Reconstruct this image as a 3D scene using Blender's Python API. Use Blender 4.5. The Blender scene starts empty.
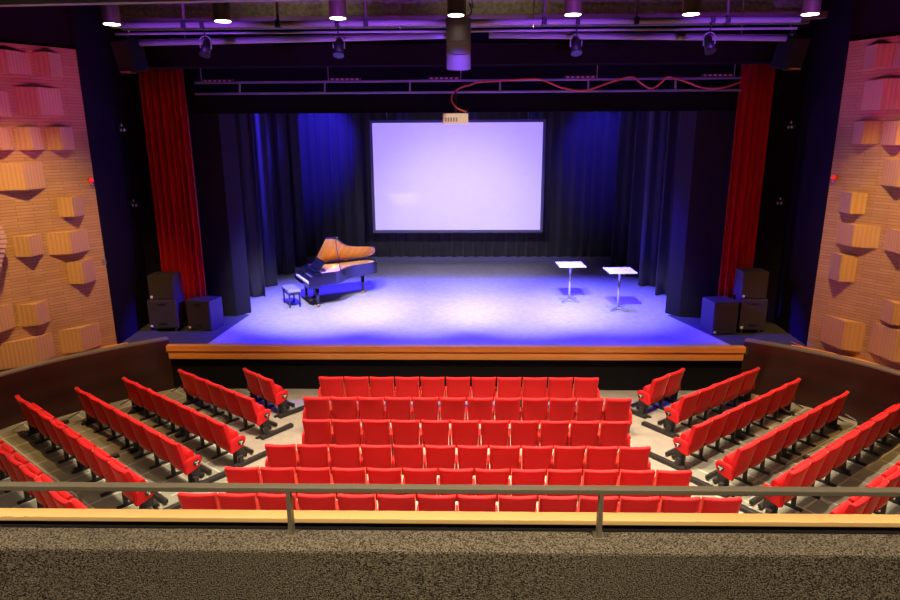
import bpy, bmesh, math, random
from mathutils import Vector, Matrix
random.seed(7)
PI = math.pi
SC = bpy.context.scene
COL = SC.collection

# ------------------------------------------------------------------ camera
FPX = 640.0
PITCH, YAW, ROLL = math.radians(14.4), math.radians(1.47), -0.0054
CAM = Vector((0, 0, 5.77))
fw = Vector((-math.sin(YAW)*math.cos(PITCH), math.cos(YAW)*math.cos(PITCH), -math.sin(PITCH)))
rt = Vector((math.cos(YAW), math.sin(YAW), 0))
dn = fw.cross(rt)
c_, s_ = math.cos(ROLL), math.sin(ROLL)
RT = c_*rt - s_*dn
DN = s_*rt + c_*dn
cd = bpy.data.cameras.new('camera'); cam = bpy.data.objects.new('camera', cd); COL.objects.link(cam)
cd.sensor_width = 36; cd.lens = FPX*36/900; cd.clip_end = 200
m = Matrix((( RT.x, -DN.x, -fw.x), (RT.y, -DN.y, -fw.y), (RT.z, -DN.z, -fw.z))).to_4x4()
m.translation = CAM
cam.matrix_world = m
SC.camera = cam

def ray(u, v): return RT*((u-450)/FPX) + DN*((v-300)/FPX) + fw
def on(u, v, x=None, y=None, z=None):
    d = ray(u, v)
    t = (z-CAM.z)/d.z if z is not None else (y-CAM.y)/d.y if y is not None else (x-CAM.x)/d.x
    return CAM + d*t

# ------------------------------------------------------------------ materials
def mat(name, col, rough=.6, metal=0., emit=None, est=0., noise=None, bump=0., bscale=40., spec=.5, sheen=0.):
    M = bpy.data.materials.new(name); M.use_nodes = True
    nt = M.node_tree; b = nt.nodes['Principled BSDF']
    b.inputs['Base Color'].default_value = (*col, 1)
    b.inputs['Roughness'].default_value = rough
    b.inputs['Metallic'].default_value = metal
    b.inputs['Specular IOR Level'].default_value = spec
    if sheen: b.inputs['Sheen Weight'].default_value = sheen
    if emit:
        b.inputs['Emission Color'].default_value = (*emit, 1); b.inputs['Emission Strength'].default_value = est
    if noise or bump:
        tc = nt.nodes.new('ShaderNodeTexCoord')
        n = nt.nodes.new('ShaderNodeTexNoise'); n.inputs['Scale'].default_value = bscale; n.inputs['Detail'].default_value = 4
        nt.links.new(tc.outputs['Object'], n.inputs['Vector'])
        if noise:
            mx = nt.nodes.new('ShaderNodeMix'); mx.data_type = 'RGBA'
            mx.inputs['A'].default_value = (*col, 1); mx.inputs['B'].default_value = (*noise, 1)
            rp = nt.nodes.new('ShaderNodeValToRGB'); rp.color_ramp.elements[0].position = .38; rp.color_ramp.elements[1].position = .62
            nt.links.new(n.outputs['Fac'], rp.inputs['Fac']); nt.links.new(rp.outputs['Color'], mx.inputs['Factor'])
            nt.links.new(mx.outputs['Result'], b.inputs['Base Color'])
        if bump:
            bp = nt.nodes.new('ShaderNodeBump'); bp.inputs['Strength'].default_value = bump; bp.inputs['Distance'].default_value = .02
            nt.links.new(n.outputs['Fac'], bp.inputs['Height']); nt.links.new(bp.outputs['Normal'], b.inputs['Normal'])
    return M

def stripe_mat(name, c1, c2, scale, axis, rough=.6, distort=1.2, dscale=3.):
    """wood grain / ribbing: bands along one object axis broken up by noise"""
    M = bpy.data.materials.new(name); M.use_nodes = True; nt = M.node_tree; b = nt.nodes['Principled BSDF']
    b.inputs['Roughness'].default_value = rough
    tc = nt.nodes.new('ShaderNodeTexCoord'); w = nt.nodes.new('ShaderNodeTexWave'); w.bands_direction = axis
    w.inputs['Scale'].default_value = scale; w.inputs['Distortion'].default_value = distort; w.inputs['Detail'].default_value = 3; w.inputs['Detail Scale'].default_value = dscale
    nt.links.new(tc.outputs['Object'], w.inputs['Vector'])
    mx = nt.nodes.new('ShaderNodeMix'); mx.data_type = 'RGBA'; mx.inputs['A'].default_value = (*c1, 1); mx.inputs['B'].default_value = (*c2, 1)
    nt.links.new(w.outputs['Fac'], mx.inputs['Factor']); nt.links.new(mx.outputs['Result'], b.inputs['Base Color'])
    bp = nt.nodes.new('ShaderNodeBump'); bp.inputs['Strength'].default_value = .25; bp.inputs['Distance'].default_value = .02
    nt.links.new(w.outputs['Fac'], bp.inputs['Height']); nt.links.new(bp.outputs['Normal'], b.inputs['Normal'])
    return M

def brick_mat(name, c1, c2, cm, rot, bw, rh, mort, rough=.8, bump=.3, offset=.5):
    """brick or tile pattern in the object's own coordinates; rot turns the pattern plane"""
    M = bpy.data.materials.new(name); M.use_nodes = True; nt = M.node_tree; b = nt.nodes['Principled BSDF']
    b.inputs['Roughness'].default_value = rough
    tc = nt.nodes.new('ShaderNodeTexCoord'); mp = nt.nodes.new('ShaderNodeMapping'); mp.inputs['Rotation'].default_value = rot
    nt.links.new(tc.outputs['Object'], mp.inputs['Vector'])
    br = nt.nodes.new('ShaderNodeTexBrick'); br.offset = offset
    br.inputs['Scale'].default_value = 1; br.inputs['Brick Width'].default_value = bw; br.inputs['Row Height'].default_value = rh; br.inputs['Mortar Size'].default_value = mort
    br.inputs['Mortar Smooth'].default_value = .2
    br.inputs['Color1'].default_value = (*c1, 1); br.inputs['Color2'].default_value = (*c2, 1); br.inputs['Mortar'].default_value = (*cm, 1)
    nt.links.new(mp.outputs['Vector'], br.inputs['Vector'])
    n = nt.nodes.new('ShaderNodeTexNoise'); n.inputs['Scale'].default_value = 3; n.inputs['Detail'].default_value = 6
    nt.links.new(tc.outputs['Object'], n.inputs['Vector'])
    mx = nt.nodes.new('ShaderNodeMix'); mx.data_type = 'RGBA'; mx.blend_type = 'MULTIPLY'; mx.inputs['Factor'].default_value = .35
    nt.links.new(br.outputs['Color'], mx.inputs['A']); nt.links.new(n.outputs['Fac'], mx.inputs['B'])
    nt.links.new(mx.outputs['Result'], b.inputs['Base Color'])
    bp = nt.nodes.new('ShaderNodeBump'); bp.inputs['Strength'].default_value = bump; bp.inputs['Distance'].default_value = .02; bp.invert = True
    nt.links.new(br.outputs['Fac'], bp.inputs['Height']); nt.links.new(bp.outputs['Normal'], b.inputs['Normal'])
    return M

M = {}
M['red'] = mat('red_fabric', (.60, .013, .018), .75, noise=(.54, .011, .015), bump=.08, bscale=160, sheen=.4, spec=.2)
M['red'].node_tree.nodes['Principled BSDF'].inputs['Sheen Tint'].default_value = (1, .42, .24, 1); M['red'].node_tree.nodes['Principled BSDF'].inputs['Sheen Roughness'].default_value = .28
M['black'] = mat('black_metal', (.012, .011, .012), .45)
M['blackmatte'] = mat('black_paint', (.007, .006, .007), .85, spec=.1)
M['flat'] = mat('black_flat_canvas', (.022, .020, .022), .9, spec=.1)
M['wallblack'] = mat('dark_wall_paint', (.010, .005, .013), .9, spec=.1)
M['drape'] = mat('black_drape', (.055, .050, .052), .95, noise=(.042, .039, .041), bscale=60, sheen=.3, spec=.1)
M['redcurtain'] = mat('red_velvet', (.55, .009, .018), .9, noise=(.48, .008, .015), bscale=50, sheen=.08, spec=.1)
M['brown'] = stripe_mat('dark_dado_timber', (.026, .007, .005), (.038, .010, .007), .7, 'Z', .35)
M['cap'] = mat('grey_dado_cap', (.17, .15, .14), .6)
M['lip'] = stripe_mat('orange_stage_timber', (.72, .30, .06), (.82, .37, .08), 1.2, 'Z', .35)
M['rail_timber'] = stripe_mat('pale_rail_timber', (.72, .46, .16), (.80, .54, .22), 1.2, 'Y', .4)
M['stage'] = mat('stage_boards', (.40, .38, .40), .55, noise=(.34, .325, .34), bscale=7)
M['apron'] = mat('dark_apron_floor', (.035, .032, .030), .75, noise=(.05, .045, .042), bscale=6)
M['floor'] = mat('beige_vinyl_floor', (.255, .22, .185), .55, noise=(.22, .19, .16), bscale=5)
A36 = math.radians(36.9)
TC = ((.175, .18, .14), (.22, .22, .175), (.42, .40, .32))
M['tilel'] = brick_mat('carpet_tile_piano_side', *TC, (0, 0, A36), .53, .50, .018, .85, .1, 0)
M['tiler'] = brick_mat('carpet_tile_table_side', *TC, (0, 0, -A36), .53, .50, .018, .85, .1, 0)
M['brick'] = brick_mat('sand_brick', (.45, .26, .12), (.53, .31, .15), (.32, .18, .08), (PI/2, 0, 0), .62, .062, .007, .85, .45)
M['brickv'] = stripe_mat('upright_sand_brick', (.44, .255, .12), (.51, .30, .145), 4.6, 'X', .85, 1.2, 4.)
M['carpet'] = mat('speckled_carpet', (.022, .018, .013), .95, noise=(.26, .225, .165), bump=.9, bscale=120, spec=.1)
M['steel'] = mat('grey_painted_steel', (.20, .175, .125), .45, metal=.3)
M['pipe'] = mat('grey_pipe', (.30, .28, .30), .5)
M['chrome'] = mat('chrome', (.75, .75, .78), .25, metal=.9)
M['white'] = mat('white_laminate', (.86, .85, .86), .4)
M['cream'] = mat('cream_casing', (.88, .80, .66), .5)
M['piano'] = mat('black_lacquer', (.012, .011, .014), .12, spec=.7)
M['gold'] = mat('gold_iron_plate', (1.0, .78, .42), .4)
M['spruce'] = stripe_mat('spruce_soundboard', (.82, .58, .28), (.88, .66, .36), 3, 'X', .5)
M['amber'] = stripe_mat('amber_lid_reflection', (.88, .36, .015), (.95, .43, .03), 1.5, 'X', .3)  # gold plate's reflection in the black lid, put in as amber colour
M['brass'] = mat('brass', (.85, .60, .22), .3, metal=.9)
M['ivory'] = mat('ivory_keys', (.85, .83, .80), .3)
M['cabinet'] = mat('charcoal_cabinet', (.045, .038, .032), .6, noise=(.036, .030, .026), bscale=90)
M['grille'] = mat('dark_grille_cloth', (.022, .018, .018), .8, bump=.4, bscale=150)
M['orange'] = mat('orange_cable_sheath', (.75, .13, .03), .5)
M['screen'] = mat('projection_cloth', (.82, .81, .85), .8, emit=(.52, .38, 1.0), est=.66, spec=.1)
M['frame'] = mat('screen_border', (.16, .14, .20), .6)
M['lamp'] = mat('lit_lamp_lens', (.9, .9, .85), .4, emit=(1, .88, .72), est=14)
M['redlamp'] = mat('red_lamp', (.7, .02, .02), .3, emit=(1, .03, .03), est=.5)
M['ceil'] = mat('dark_ceiling', (.018, .014, .018), .9)
M['foil'] = mat('foil_insulation', (.20, .18, .11), .5, metal=.3, noise=(.11, .10, .06), bump=.6, bscale=14)
M['beam'] = mat('brown_steel_beam', (.10, .055, .045), .6)
M['bronze'] = mat('bronze_housing', (.16, .11, .06), .4, metal=.5)
M['glass'] = mat('fixture_lens', (.5, .5, .55), .1, spec=.8)
M['pinkslat'] = mat('pale_slat', (.50, .33, .36), .6)

# ------------------------------------------------------------------ mesh helpers
def nb(): return bmesh.new()
def box(bm, x0, x1, y0, y1, z0, z1, mi=0, T=None, bev=0):
    P = [Vector(p) for p in ((x0,y0,z0),(x1,y0,z0),(x1,y1,z0),(x0,y1,z0),(x0,y0,z1),(x1,y0,z1),(x1,y1,z1),(x0,y1,z1))]
    if T: P = [T @ p for p in P]
    vs = [bm.verts.new(p) for p in P]; fs = []
    for f in ((0,3,2,1),(4,5,6,7),(0,1,5,4),(1,2,6,5),(2,3,7,6),(3,0,4,7)):
        a = bm.faces.new([vs[i] for i in f]); a.material_index = mi; fs.append(a)
    if bev:
        es = list({e for f in fs for e in f.edges})
        bmesh.ops.bevel(bm, geom=es, offset=bev, segments=2, affect='EDGES', profile=.6)
    return fs
def prism(bm, pts, z0, z1, mi=0, T=None):
    """closed outline in XY between two heights (z0/z1 may be lists)"""
    n = len(pts)
    lo = [Vector((p[0], p[1], z0)) for p in pts]; hi = [Vector((p[0], p[1], z1)) for p in pts]
    if T: lo = [T @ p for p in lo]; hi = [T @ p for p in hi]
    a = [bm.verts.new(p) for p in lo]; b = [bm.verts.new(p) for p in hi]
    fs = [bm.faces.new(a[::-1]), bm.faces.new(b)]
    for i in range(n): fs.append(bm.faces.new((a[i], a[(i+1) % n], b[(i+1) % n], b[i])))
    for f in fs: f.material_index = mi
    return fs
def tube(bm, p0, p1, r0, r1=None, n=14, mi=0, caps=True):
    p0, p1 = Vector(p0), Vector(p1); r1 = r0 if r1 is None else r1
    d = (p1-p0).normalized(); q = d.to_track_quat('Z', 'Y').to_matrix()
    A, B = [], []
    for i in range(n):
        o = q @ Vector((math.cos(2*PI*i/n), math.sin(2*PI*i/n), 0))
        A.append(bm.verts.new(p0+o*r0)); B.append(bm.verts.new(p1+o*r1))
    fs = [bm.faces.new((A[i], A[(i+1) % n], B[(i+1) % n], B[i])) for i in range(n)]
    for f in fs: f.smooth = True
    if caps: fs += [bm.faces.new(A[::-1]), bm.faces.new(B)]
    for f in fs: f.material_index = mi
def path_tube(bm, pts, r, n=8, mi=0):
    pts = [Vector(p) for p in pts]; rings = []
    for i, p in enumerate(pts):
        d = (pts[min(i+1, len(pts)-1)] - pts[max(i-1, 0)]).normalized(); q = d.to_track_quat('Z', 'Y').to_matrix()
        rings.append([bm.verts.new(p + q @ Vector((r*math.cos(2*PI*k/n), r*math.sin(2*PI*k/n), 0))) for k in range(n)])
    for a, b in zip(rings, rings[1:]):
        for k in range(n):
            f = bm.faces.new((a[k], a[(k+1) % n], b[(k+1) % n], b[k])); f.smooth = True; f.material_index = mi
    bm.faces.new(rings[0][::-1]); bm.faces.new(rings[-1])
def ball(bm, c, r, T=None, sz=1.):
    r_ = bmesh.ops.create_uvsphere(bm, u_segments=14, v_segments=8, radius=r)
    for v in r_['verts']: v.co = Vector(c) + Vector((v.co.x, v.co.y, v.co.z*sz))
    for v in r_['verts']:
        for f in v.link_faces: f.smooth = True
def smooth_path(pts, k=6):
    """Catmull-Rom through the points"""
    P = [Vector(p) for p in pts]; P = [2*P[0]-P[1]] + P + [2*P[-1]-P[-2]]; out = []
    for i in range(1, len(P)-2):
        for j in range(k):
            t = j/k; a, b, c, d = P[i-1], P[i], P[i+1], P[i+2]
            out.append(.5*((2*b) + (c-a)*t + (2*a-5*b+4*c-d)*t*t + (3*b-a-3*c+d)*t**3))
    out.append(P[-2]); return out
def link(name, bm, mats, parent=None, loc=None, rz=None):
    bmesh.ops.recalc_face_normals(bm, faces=bm.faces[:])
    me = bpy.data.meshes.new(name); bm.to_mesh(me); bm.free()
    for x in (mats if isinstance(mats, (list, tuple)) else [mats]): me.materials.append(x)
    o = bpy.data.objects.new(name, me); COL.objects.link(o)
    if parent: o.parent = parent
    if loc is not None: o.location = loc
    if rz is not None: o.rotation_euler = (0, 0, rz)
    return o
def tag(o, label, cat=None, group=None, kind=None):
    o['label'] = label
    if cat: o['category'] = cat
    if group: o['group'] = group
    if kind: o['kind'] = kind
    return o
def empty(name, loc, rz, label, cat, group=None):
    o = bpy.data.objects.new(name, None); COL.objects.link(o); o.location = loc; o.rotation_euler = (0, 0, rz); o.empty_display_size = .1
    return tag(o, label, cat, group)
def copy_tree(o, parent=None):
    c = o.copy(); COL.objects.link(c)
    if parent: c.parent = parent
    for ch in list(o.children): copy_tree(ch, c)
    return c
def struct(name, bm, mats, label, cat, **k):
    o = link(name, bm, mats, **k); return tag(o, label, cat, kind='structure')

# ------------------------------------------------------------------ floors
SZ = 1.10                                   # stage height
TIER = [0, 0, 0, 0, .15, .32]
bm = nb()
def slab(pts, z0, z1, mi): prism(bm, pts, z0, z1, mi)
BL = [(-3.6, 14.2), (-3.72, 12.1), (-3.9, 11.0), (-4.0, 9.85), (-4.45, 9.0), (-4.75, 7.9), (-5.4, 6.6), (-5.6, 3.4)]
BR = [(3.5, 14.2), (3.62, 12.2), (3.8, 11.2), (3.82, 9.9), (4.15, 9.0), (4.5, 8.1), (5.1, 6.9), (5.3, 3.4)]
slab([(-4.3, 14.2)] + [(-4.1, 12.9), (-5.1, 12.5), (-4.0, 10.2), (-4.45, 9.0), (-4.75, 7.9), (-5.4, 6.6), (-5.6, 3.4), (5.3, 3.4), (5.1, 6.9), (4.5, 8.1), (4.15, 9.0), (3.85, 10.2), (4.9, 12.5), (3.9, 12.9), (4.1, 14.2)], -.3, 0, 0)
slab([(-4.3, 14.2), (-4.1, 12.9), (-5.1, 12.5), (-4.0, 10.2), (-4.45, 9.0), (-4.75, 7.9), (-5.4, 6.6), (-5.6, 3.4), (-12, 3.4), (-12, 14.2)], -.3, 0, 1)
slab([(4.1, 14.2), (3.9, 12.9), (4.9, 12.5), (3.85, 10.2), (4.15, 9.0), (4.5, 8.1), (5.1, 6.9), (5.3, 3.4), (12, 3.4), (12, 14.2)], -.3, 0, 2)
# second-last and last tier
slab([(-4.25, 8.75), (-3.75, 9.18), (3.65, 9.25), (4.1, 8.9), (4.5, 8.1), (5.1, 6.9), (5.3, 3.4), (-5.6, 3.4), (-5.4, 6.6), (-4.75, 7.9)], .001, .15, 0)
slab([(-4.25, 8.75), (-4.75, 7.9), (-5.4, 6.6), (-5.6, 3.4), (-12, 3.4), (-12, 14.56)], .001, .15, 1)
slab([(4.1, 8.9), (4.5, 8.1), (5.1, 6.9), (5.3, 3.4), (12, 3.4), (12, 14.8)], .001, .15, 2)
slab([(-4.75, 7.7), (-3.95, 8.15), (3.75, 8.25), (4.6, 7.8), (5.1, 6.9), (5.3, 3.4), (-5.6, 3.4), (-5.4, 6.6)], .151, .32, 0)
slab([(-4.75, 7.7), (-5.4, 6.6), (-5.6, 3.4), (-12, 3.4), (-12, 13.1)], .151, .32, 1)
slab([(4.6, 7.8), (5.1, 6.9), (5.3, 3.4), (12, 3.4), (12, 13.3)], .151, .32, 2)
struct('floor', bm, [M['floor'], M['tilel'], M['tiler']], 'beige auditorium floor with grey carpet tile under the angled seat blocks', 'floor')

bm = nb()
FL, FR = [(-6.03, 13.95), (-5.85, 16.6)], [(6.09, 13.95), (5.36, 16.6)]
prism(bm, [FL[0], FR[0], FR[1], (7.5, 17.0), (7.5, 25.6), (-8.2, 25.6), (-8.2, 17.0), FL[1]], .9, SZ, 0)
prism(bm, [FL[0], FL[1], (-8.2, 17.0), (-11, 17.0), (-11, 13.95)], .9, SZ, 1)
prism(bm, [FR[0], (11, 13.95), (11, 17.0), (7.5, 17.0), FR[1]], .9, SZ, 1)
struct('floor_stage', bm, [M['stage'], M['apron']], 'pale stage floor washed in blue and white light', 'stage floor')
bm = nb(); box(bm, -11, 11, 14.02, 14.15, 0, .9)
struct('wall_stage_front', bm, M['blackmatte'], 'black stage front below the timber edge', 'wall')
# timber nosing along the stage edge
zt = on(457, 360, y=13.9).z
bm = nb()
box(bm, -6.92, 6.32, 13.86, 14.02, SZ-.125, SZ+.012, bev=.012)
box(bm, -6.90, 6.30, 13.895, 14.02, zt, SZ-.14, bev=.02)
tag(link('stage_edge_trim', bm, M['lip']), 'orange varnished timber edging along the front of the stage', 'trim', kind='structure')

# ------------------------------------------------------------------ dado walls
def offset_poly(P, d):
    out = []
    for i, p in enumerate(P):
        a = Vector(P[max(i-1, 0)]); b = Vector(P[min(i+1, len(P)-1)]); t = (b-a).normalized()
        out.append((p[0]-t.y*d, p[1]+t.x*d))
    return out
DL = [tuple(p[:2]) for p in smooth_path([(x, y, 0) for x, y in [(-6.9, 14.01), (-7.72, 13.36), (-8.5, 12.6), (-9.17, 11.62), (-9.65, 10.3), (-9.95, 8.6)]], 4)]
DR = [tuple(p[:2]) for p in smooth_path([(x, y, 0) for x, y in [(6.33, 14.01), (7.24, 13.33), (7.88, 12.66), (8.41, 11.87), (8.95, 10.5), (9.25, 8.8)]], 4)]
for nm, P, sg, lb in (('wall_left', DL, -1, 'piano'), ('wall_right', DR, 1, 'table')):
    O = offset_poly(P, sg*.16)
    bm = nb(); prism(bm, P + O[::-1], 0, 1.21)
    struct('dado_'+nm, bm, M['brown'], f'curved dark brown dado wall beside the {lb}-side seats', 'wall')
    O2 = offset_poly(P, sg*.17); P2 = offset_poly(P, -sg*.01)
    bm = nb(); prism(bm, P2 + O2[::-1], 1.212, 1.25)
    struct('trim_dado_'+nm[5:], bm, M['cap'], f'grey capping on the {lb}-side dado wall', 'trim')
    # shelf of floor behind the dado
    bm = nb(); O3 = offset_poly(P, sg*.18); O4 = offset_poly(P, sg*2.2)
    prism(bm, O3 + O4[::-1], .9, SZ+.04)
    struct('floor_ledge_'+nm[5:], bm, M['apron'], f'dark ledge behind the {lb}-side dado', 'floor')

for nm, P, sg, lb in (('left', DL[3:9], -1, 'piano'), ('right', DR[3:13], 1, 'table')):
    bm = nb(); prism(bm, offset_poly(P, sg*.19) + offset_poly(P, sg*.42)[::-1], SZ+.045, SZ+.10)
    tag(link('timber_plank', bm, M['lip']), f'orange timber plank lying behind the {lb}-side dado capping', 'plank')

# ------------------------------------------------------------------ brick side walls with relief blocks
class Wall:
    def __init__(s, name, far, near, z0, z1, label):
        s.P = Vector((*far, 0)); s.d = (Vector((*near, 0))-s.P); s.L = s.d.length; s.d.normalize()
        s.n = Vector((-s.d.y, s.d.x, 0))
        if s.n.dot(Vector((0, 8, 0))-s.P) < 0: s.n = -s.n
        s.z0, s.z1 = z0, z1
        s.M = Matrix(((s.d.x, s.n.x, 0), (s.d.y, s.n.y, 0), (0, 0, 1))).to_4x4(); s.M.translation = s.P
        bm = nb(); box(bm, 0, s.L, -.3, 0, z0, z1)
        s.o = struct(name, bm, M['brick'], label, 'wall'); s.o.matrix_world = s.M
    def hit(s, u, v, off=0.):
        dr = ray(u, v); t = (s.P + s.n*off - CAM).dot(s.n)/dr.dot(s.n); p = CAM+dr*t
        return (p-s.P).dot(s.d), p.z
    def block(s, u1, ur, u2, v1, v2, d=.21):
        vm = (v1+v2)/2
        a, _ = s.hit(u1, vm); b, _ = s.hit(u2, vm); r, _ = s.hit(ur, vm, d)
        z1 = s.hit(ur, v1, d)[1]; z0 = s.hit(ur, v2, d)[1]
        bm = nb(); prism(bm, [(a, 0), (r, d), (b, 0)] if a < b else [(b, 0), (r, d), (a, 0)], z0, z1)
        for v in bm.verts:
            if v.co.y == 0: v.co.y = -.02
        o = link('relief_block', bm, M['brickv'], s.o)
wl = Wall('wall_left', (-7.98, 13.75), (-11.1, 9.7), SZ, 7.52, 'sand brick wall with projecting relief blocks on the piano side')
wr = Wall('wall_right', (7.66, 13.87), (10.15, 9.6), SZ, 7.55, 'sand brick wall with projecting relief blocks on the table side')
for b in [(-28, 8, 33, 50, 73), (33, 50, 63, 52, 76), (13, 39, 64, 87, 115), (-40, -12, 12, 90, 116), (-14, 0, 15, 127, 150), (15, 31, 46, 127, 150), (46, 61, 75, 127, 150),
          (-16, 24, 47, 163, 190), (57, 73, 86, 197, 217), (12, 30, 45, 236, 257), (45, 71, 91, 232, 254), (67, 83, 97, 261, 284),
          (-20, -2, 17, 308, 333), (17, 37, 51, 304, 326), (-12, 37, 57, 338, 364), (57, 82, 104, 328, 352)]: wl.block(*b)
for b in [(863, 876, 893, 44, 67), (893, 905, 925, 41, 66), (861, 882, 915, 79, 109), (852, 863, 880, 121, 144), (880, 897, 915, 121, 145), (880, 900, 930, 160, 187),
          (838, 851, 867, 193, 214), (834, 853, 882, 225, 247), (882, 902, 925, 231, 254), (828, 840, 857, 255, 282), (879, 893, 915, 303, 325), (818, 843, 866, 321, 350), (866, 895, 925, 330, 362)]: wr.block(*b)

# dark band above the brick and black splay walls towards the curtain
for nm, w, lb in (('wall_left_upper', wl, 'piano'), ('wall_right_upper', wr, 'table')):
    bm = nb(); box(bm, -.02, w.L, -.5, -.12, w.z1, 9.4)
    o = struct(nm, bm, M['wallblack'], f'dark wall above the {lb}-side brick', 'wall'); o.matrix_world = w.M
bm = nb(); prism(bm, [(-7.99, 13.80), (-8.16, 15.80), (-6.9, 15.80), (-6.9, 15.95), (-8.9, 15.95), (-8.9, 13.80)], SZ, 9.4)
struct('wall_splay_left', bm, M['wallblack'], 'black splayed wall between brick and red curtain, piano side', 'wall')
bm = nb(); prism(bm, [(7.67, 13.92), (7.80, 15.80), (6.55, 15.80), (6.55, 15.95), (8.5, 15.95), (8.5, 13.92)], SZ, 9.4)
struct('wall_splay_right', bm, M['wallblack'], 'black splayed wall between brick and red curtain, table side', 'wall')
# proscenium header, ceiling
bm = nb(); box(bm, -9, 9, 15.95, 16.15, on(457, 104, y=15.95).z, 9.4)
struct('wall_proscenium', bm, M['blackmatte'], 'black wall above the stage opening', 'wall')
zb0, zb1 = on(457, 64.5, y=14.9).z, on(457, 43, y=14.9).z
bm = nb(); box(bm, -7.1, 6.75, 14.9, 15.35, zb0, zb1)
struct('beam_header', bm, mat('dark_header_board', (.012, .007, .007), .85, spec=.1), 'dark brown header beam over the stage opening', 'beam')
bm = nb(); box(bm, -12, 12, 2, 26, 9.4, 9.6)
struct('ceiling', bm, M['ceil'], 'dark ceiling high above the stalls', 'ceiling')
bm = nb(); box(bm, -9, 9, 25.45, 25.6, SZ, 9.4)
struct('wall_back', bm, M['blackmatte'], 'black wall behind the stage drape', 'wall')
for nm, x0, x1 in (('wall_stage_left', -9.2, -9.0), ('wall_stage_right', 8.6, 8.8)):
    bm = nb(); box(bm, x0, x1, 16, 25.6, SZ, 9.4)
    struct(nm, bm, M['blackmatte'], 'black wall in the wings, ' + ('piano side' if x0 < 0 else 'table side'), 'wall')
# foil lined ceiling bay and brown beams
zc0, zc1 = on(457, 21, y=12.4).z, on(457, 14.5, y=12.4).z
bm = nb(); box(bm, -6.6, 6.4, 12.4, 12.6, zc0, zc1)
struct('beam_ceiling', bm, M['beam'], 'brown ceiling beam behind the round downlights', 'beam')
bm = nb(); box(bm, -6.6, 6.4, 13.0, 13.15, zc0, 9.4)
struct('ceiling_lining', bm, M['foil'], 'textured foil lining in the ceiling bay behind the downlights', 'ceiling')
a, b = on(0, 7, y=8.2), on(340, 0, y=8.2)
bm = nb()
T = Matrix.Translation(a) @ Matrix.Rotation(math.atan2(b.z-a.z, b.x-a.x)*-1, 4, 'Y')
box(bm, -4, 16, -.12, 0, 0, .25, T=T)
struct('beam_near', bm, M['pipe'], 'pale grey ceiling beam crossing just in front of the downlights', 'beam')

# ------------------------------------------------------------------ curtains
def curtain(name, p0, p1, z0, z1, folds, amp, m, label, cat, group=None, seed=0, flare=.0):
    rd = random.Random(seed); n = folds*8; p0, p1 = Vector((*p0, 0)), Vector((*p1, 0)); d = (p1-p0); L = d.length; d.normalize(); nn = Vector((d.y, -d.x, 0))
    ph = [rd.uniform(-.5, .5) for _ in range(folds+2)]; am = [rd.uniform(.6, 1.3) for _ in range(folds+2)]
    bm = nb(); rows = []
    NZ = 6
    for side in (0, 1):
        R = []
        for k in range(NZ+1):
            z = z0 + (z1-z0)*k/NZ; r = []
            for i in range(n+1):
                t = i/n; f = t*folds; j = int(min(f, folds-1)); 
                a_ = amp*(am[j]*(1-(f-j)) + am[j+1]*(f-j)); ps = ph[j]*(1-(f-j)) + ph[j+1]*(f-j)
                s = math.sin(2*PI*f+ps*2); y = a_*(s + .25*math.sin(4*PI*f+ps*5)) * (1+flare*(1-k/NZ))
                r.append(bm.verts.new(p0 + d*(L*t) + nn*(y - side*.012) + Vector((0, 0, z))))
            R.append(r)
        rows.append(R)
        for k in range(NZ):
            for i in range(n):
                f = bm.faces.new((R[k][i], R[k][i+1], R[k+1][i+1], R[k+1][i])); f.smooth = True
    A, B = rows
    for k in range(NZ):
        for i in (0, n): bm.faces.new((A[k][i], A[k+1][i], B[k+1][i], B[k][i]))
    for i in range(n):
        for k in (0, NZ): bm.faces.new((A[k][i], A[k][i+1], B[k][i+1], B[k][i]))
    return tag(link(name, bm, m), label, cat, group)
Y = 15.6
curtain('red_curtain', (on(137, 66, y=Y).x, Y), (on(183, 66, y=Y).x, Y), SZ+.01, 7.75, 7, .075, M['redcurtain'], 'red velvet house curtain gathered behind the piano-side speaker stack', 'curtain', 'red house curtains', 1)
curtain('red_curtain', (on(741, 60, y=Y).x, Y), (on(776, 58, y=Y).x, Y), SZ+.01, 7.75, 5, .075, M['redcurtain'], 'red velvet house curtain gathered behind the table-side speaker stack', 'curtain', 'red house curtains', 2)
# hard masking flats just inside the opening
for nm, pts, lb in (('masking_flat', [(-6.9, 16.42), (-6.16, 16.42), (-5.88, 16.78), (-5.95, 16.84), (-6.22, 16.5), (-6.9, 16.5)], 'black masking flat with angled edge behind the piano-side curtain'),
                    ('masking_flat', [(6.6, 16.22), (5.64, 16.42), (5.38, 16.80), (5.45, 16.84), (5.70, 16.50), (6.6, 16.30)], 'black masking flat with angled edge behind the table-side curtain')):
    bm = nb(); prism(bm, pts, SZ, 6.9)
    tag(link(nm, bm, M['flat']), lb, 'masking flat')
legs = [(-6.02, 18.55, 'first'), (-6.08, 19.95, 'second'), (-5.96, 21.8, 'third'), (-5.92, 23.2, 'fourth')]
for i, (x, y, w) in enumerate(legs):
    curtain('leg_curtain', (x-2.3, y-.25), (x, y), SZ+.01, 7.6, 6, .075, M['drape'], f'{w} black leg drape back from the opening, in the piano-side wing', 'drape', 'black leg drapes', 10+i, .2)
legs = [(5.66, 18.8, 'first'), (5.50, 20.0, 'second'), (5.45, 21.5, 'third'), (5.33, 23.3, 'fourth')]
for i, (x, y, w) in enumerate(legs):
    curtain('leg_curtain', (x, y), (x+2.3, y-.25), SZ+.01, 7.6, 6, .075, M['drape'], f'{w} black leg drape back from the opening, in the table-side wing', 'drape', 'black leg drapes', 20+i, .2)
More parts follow.
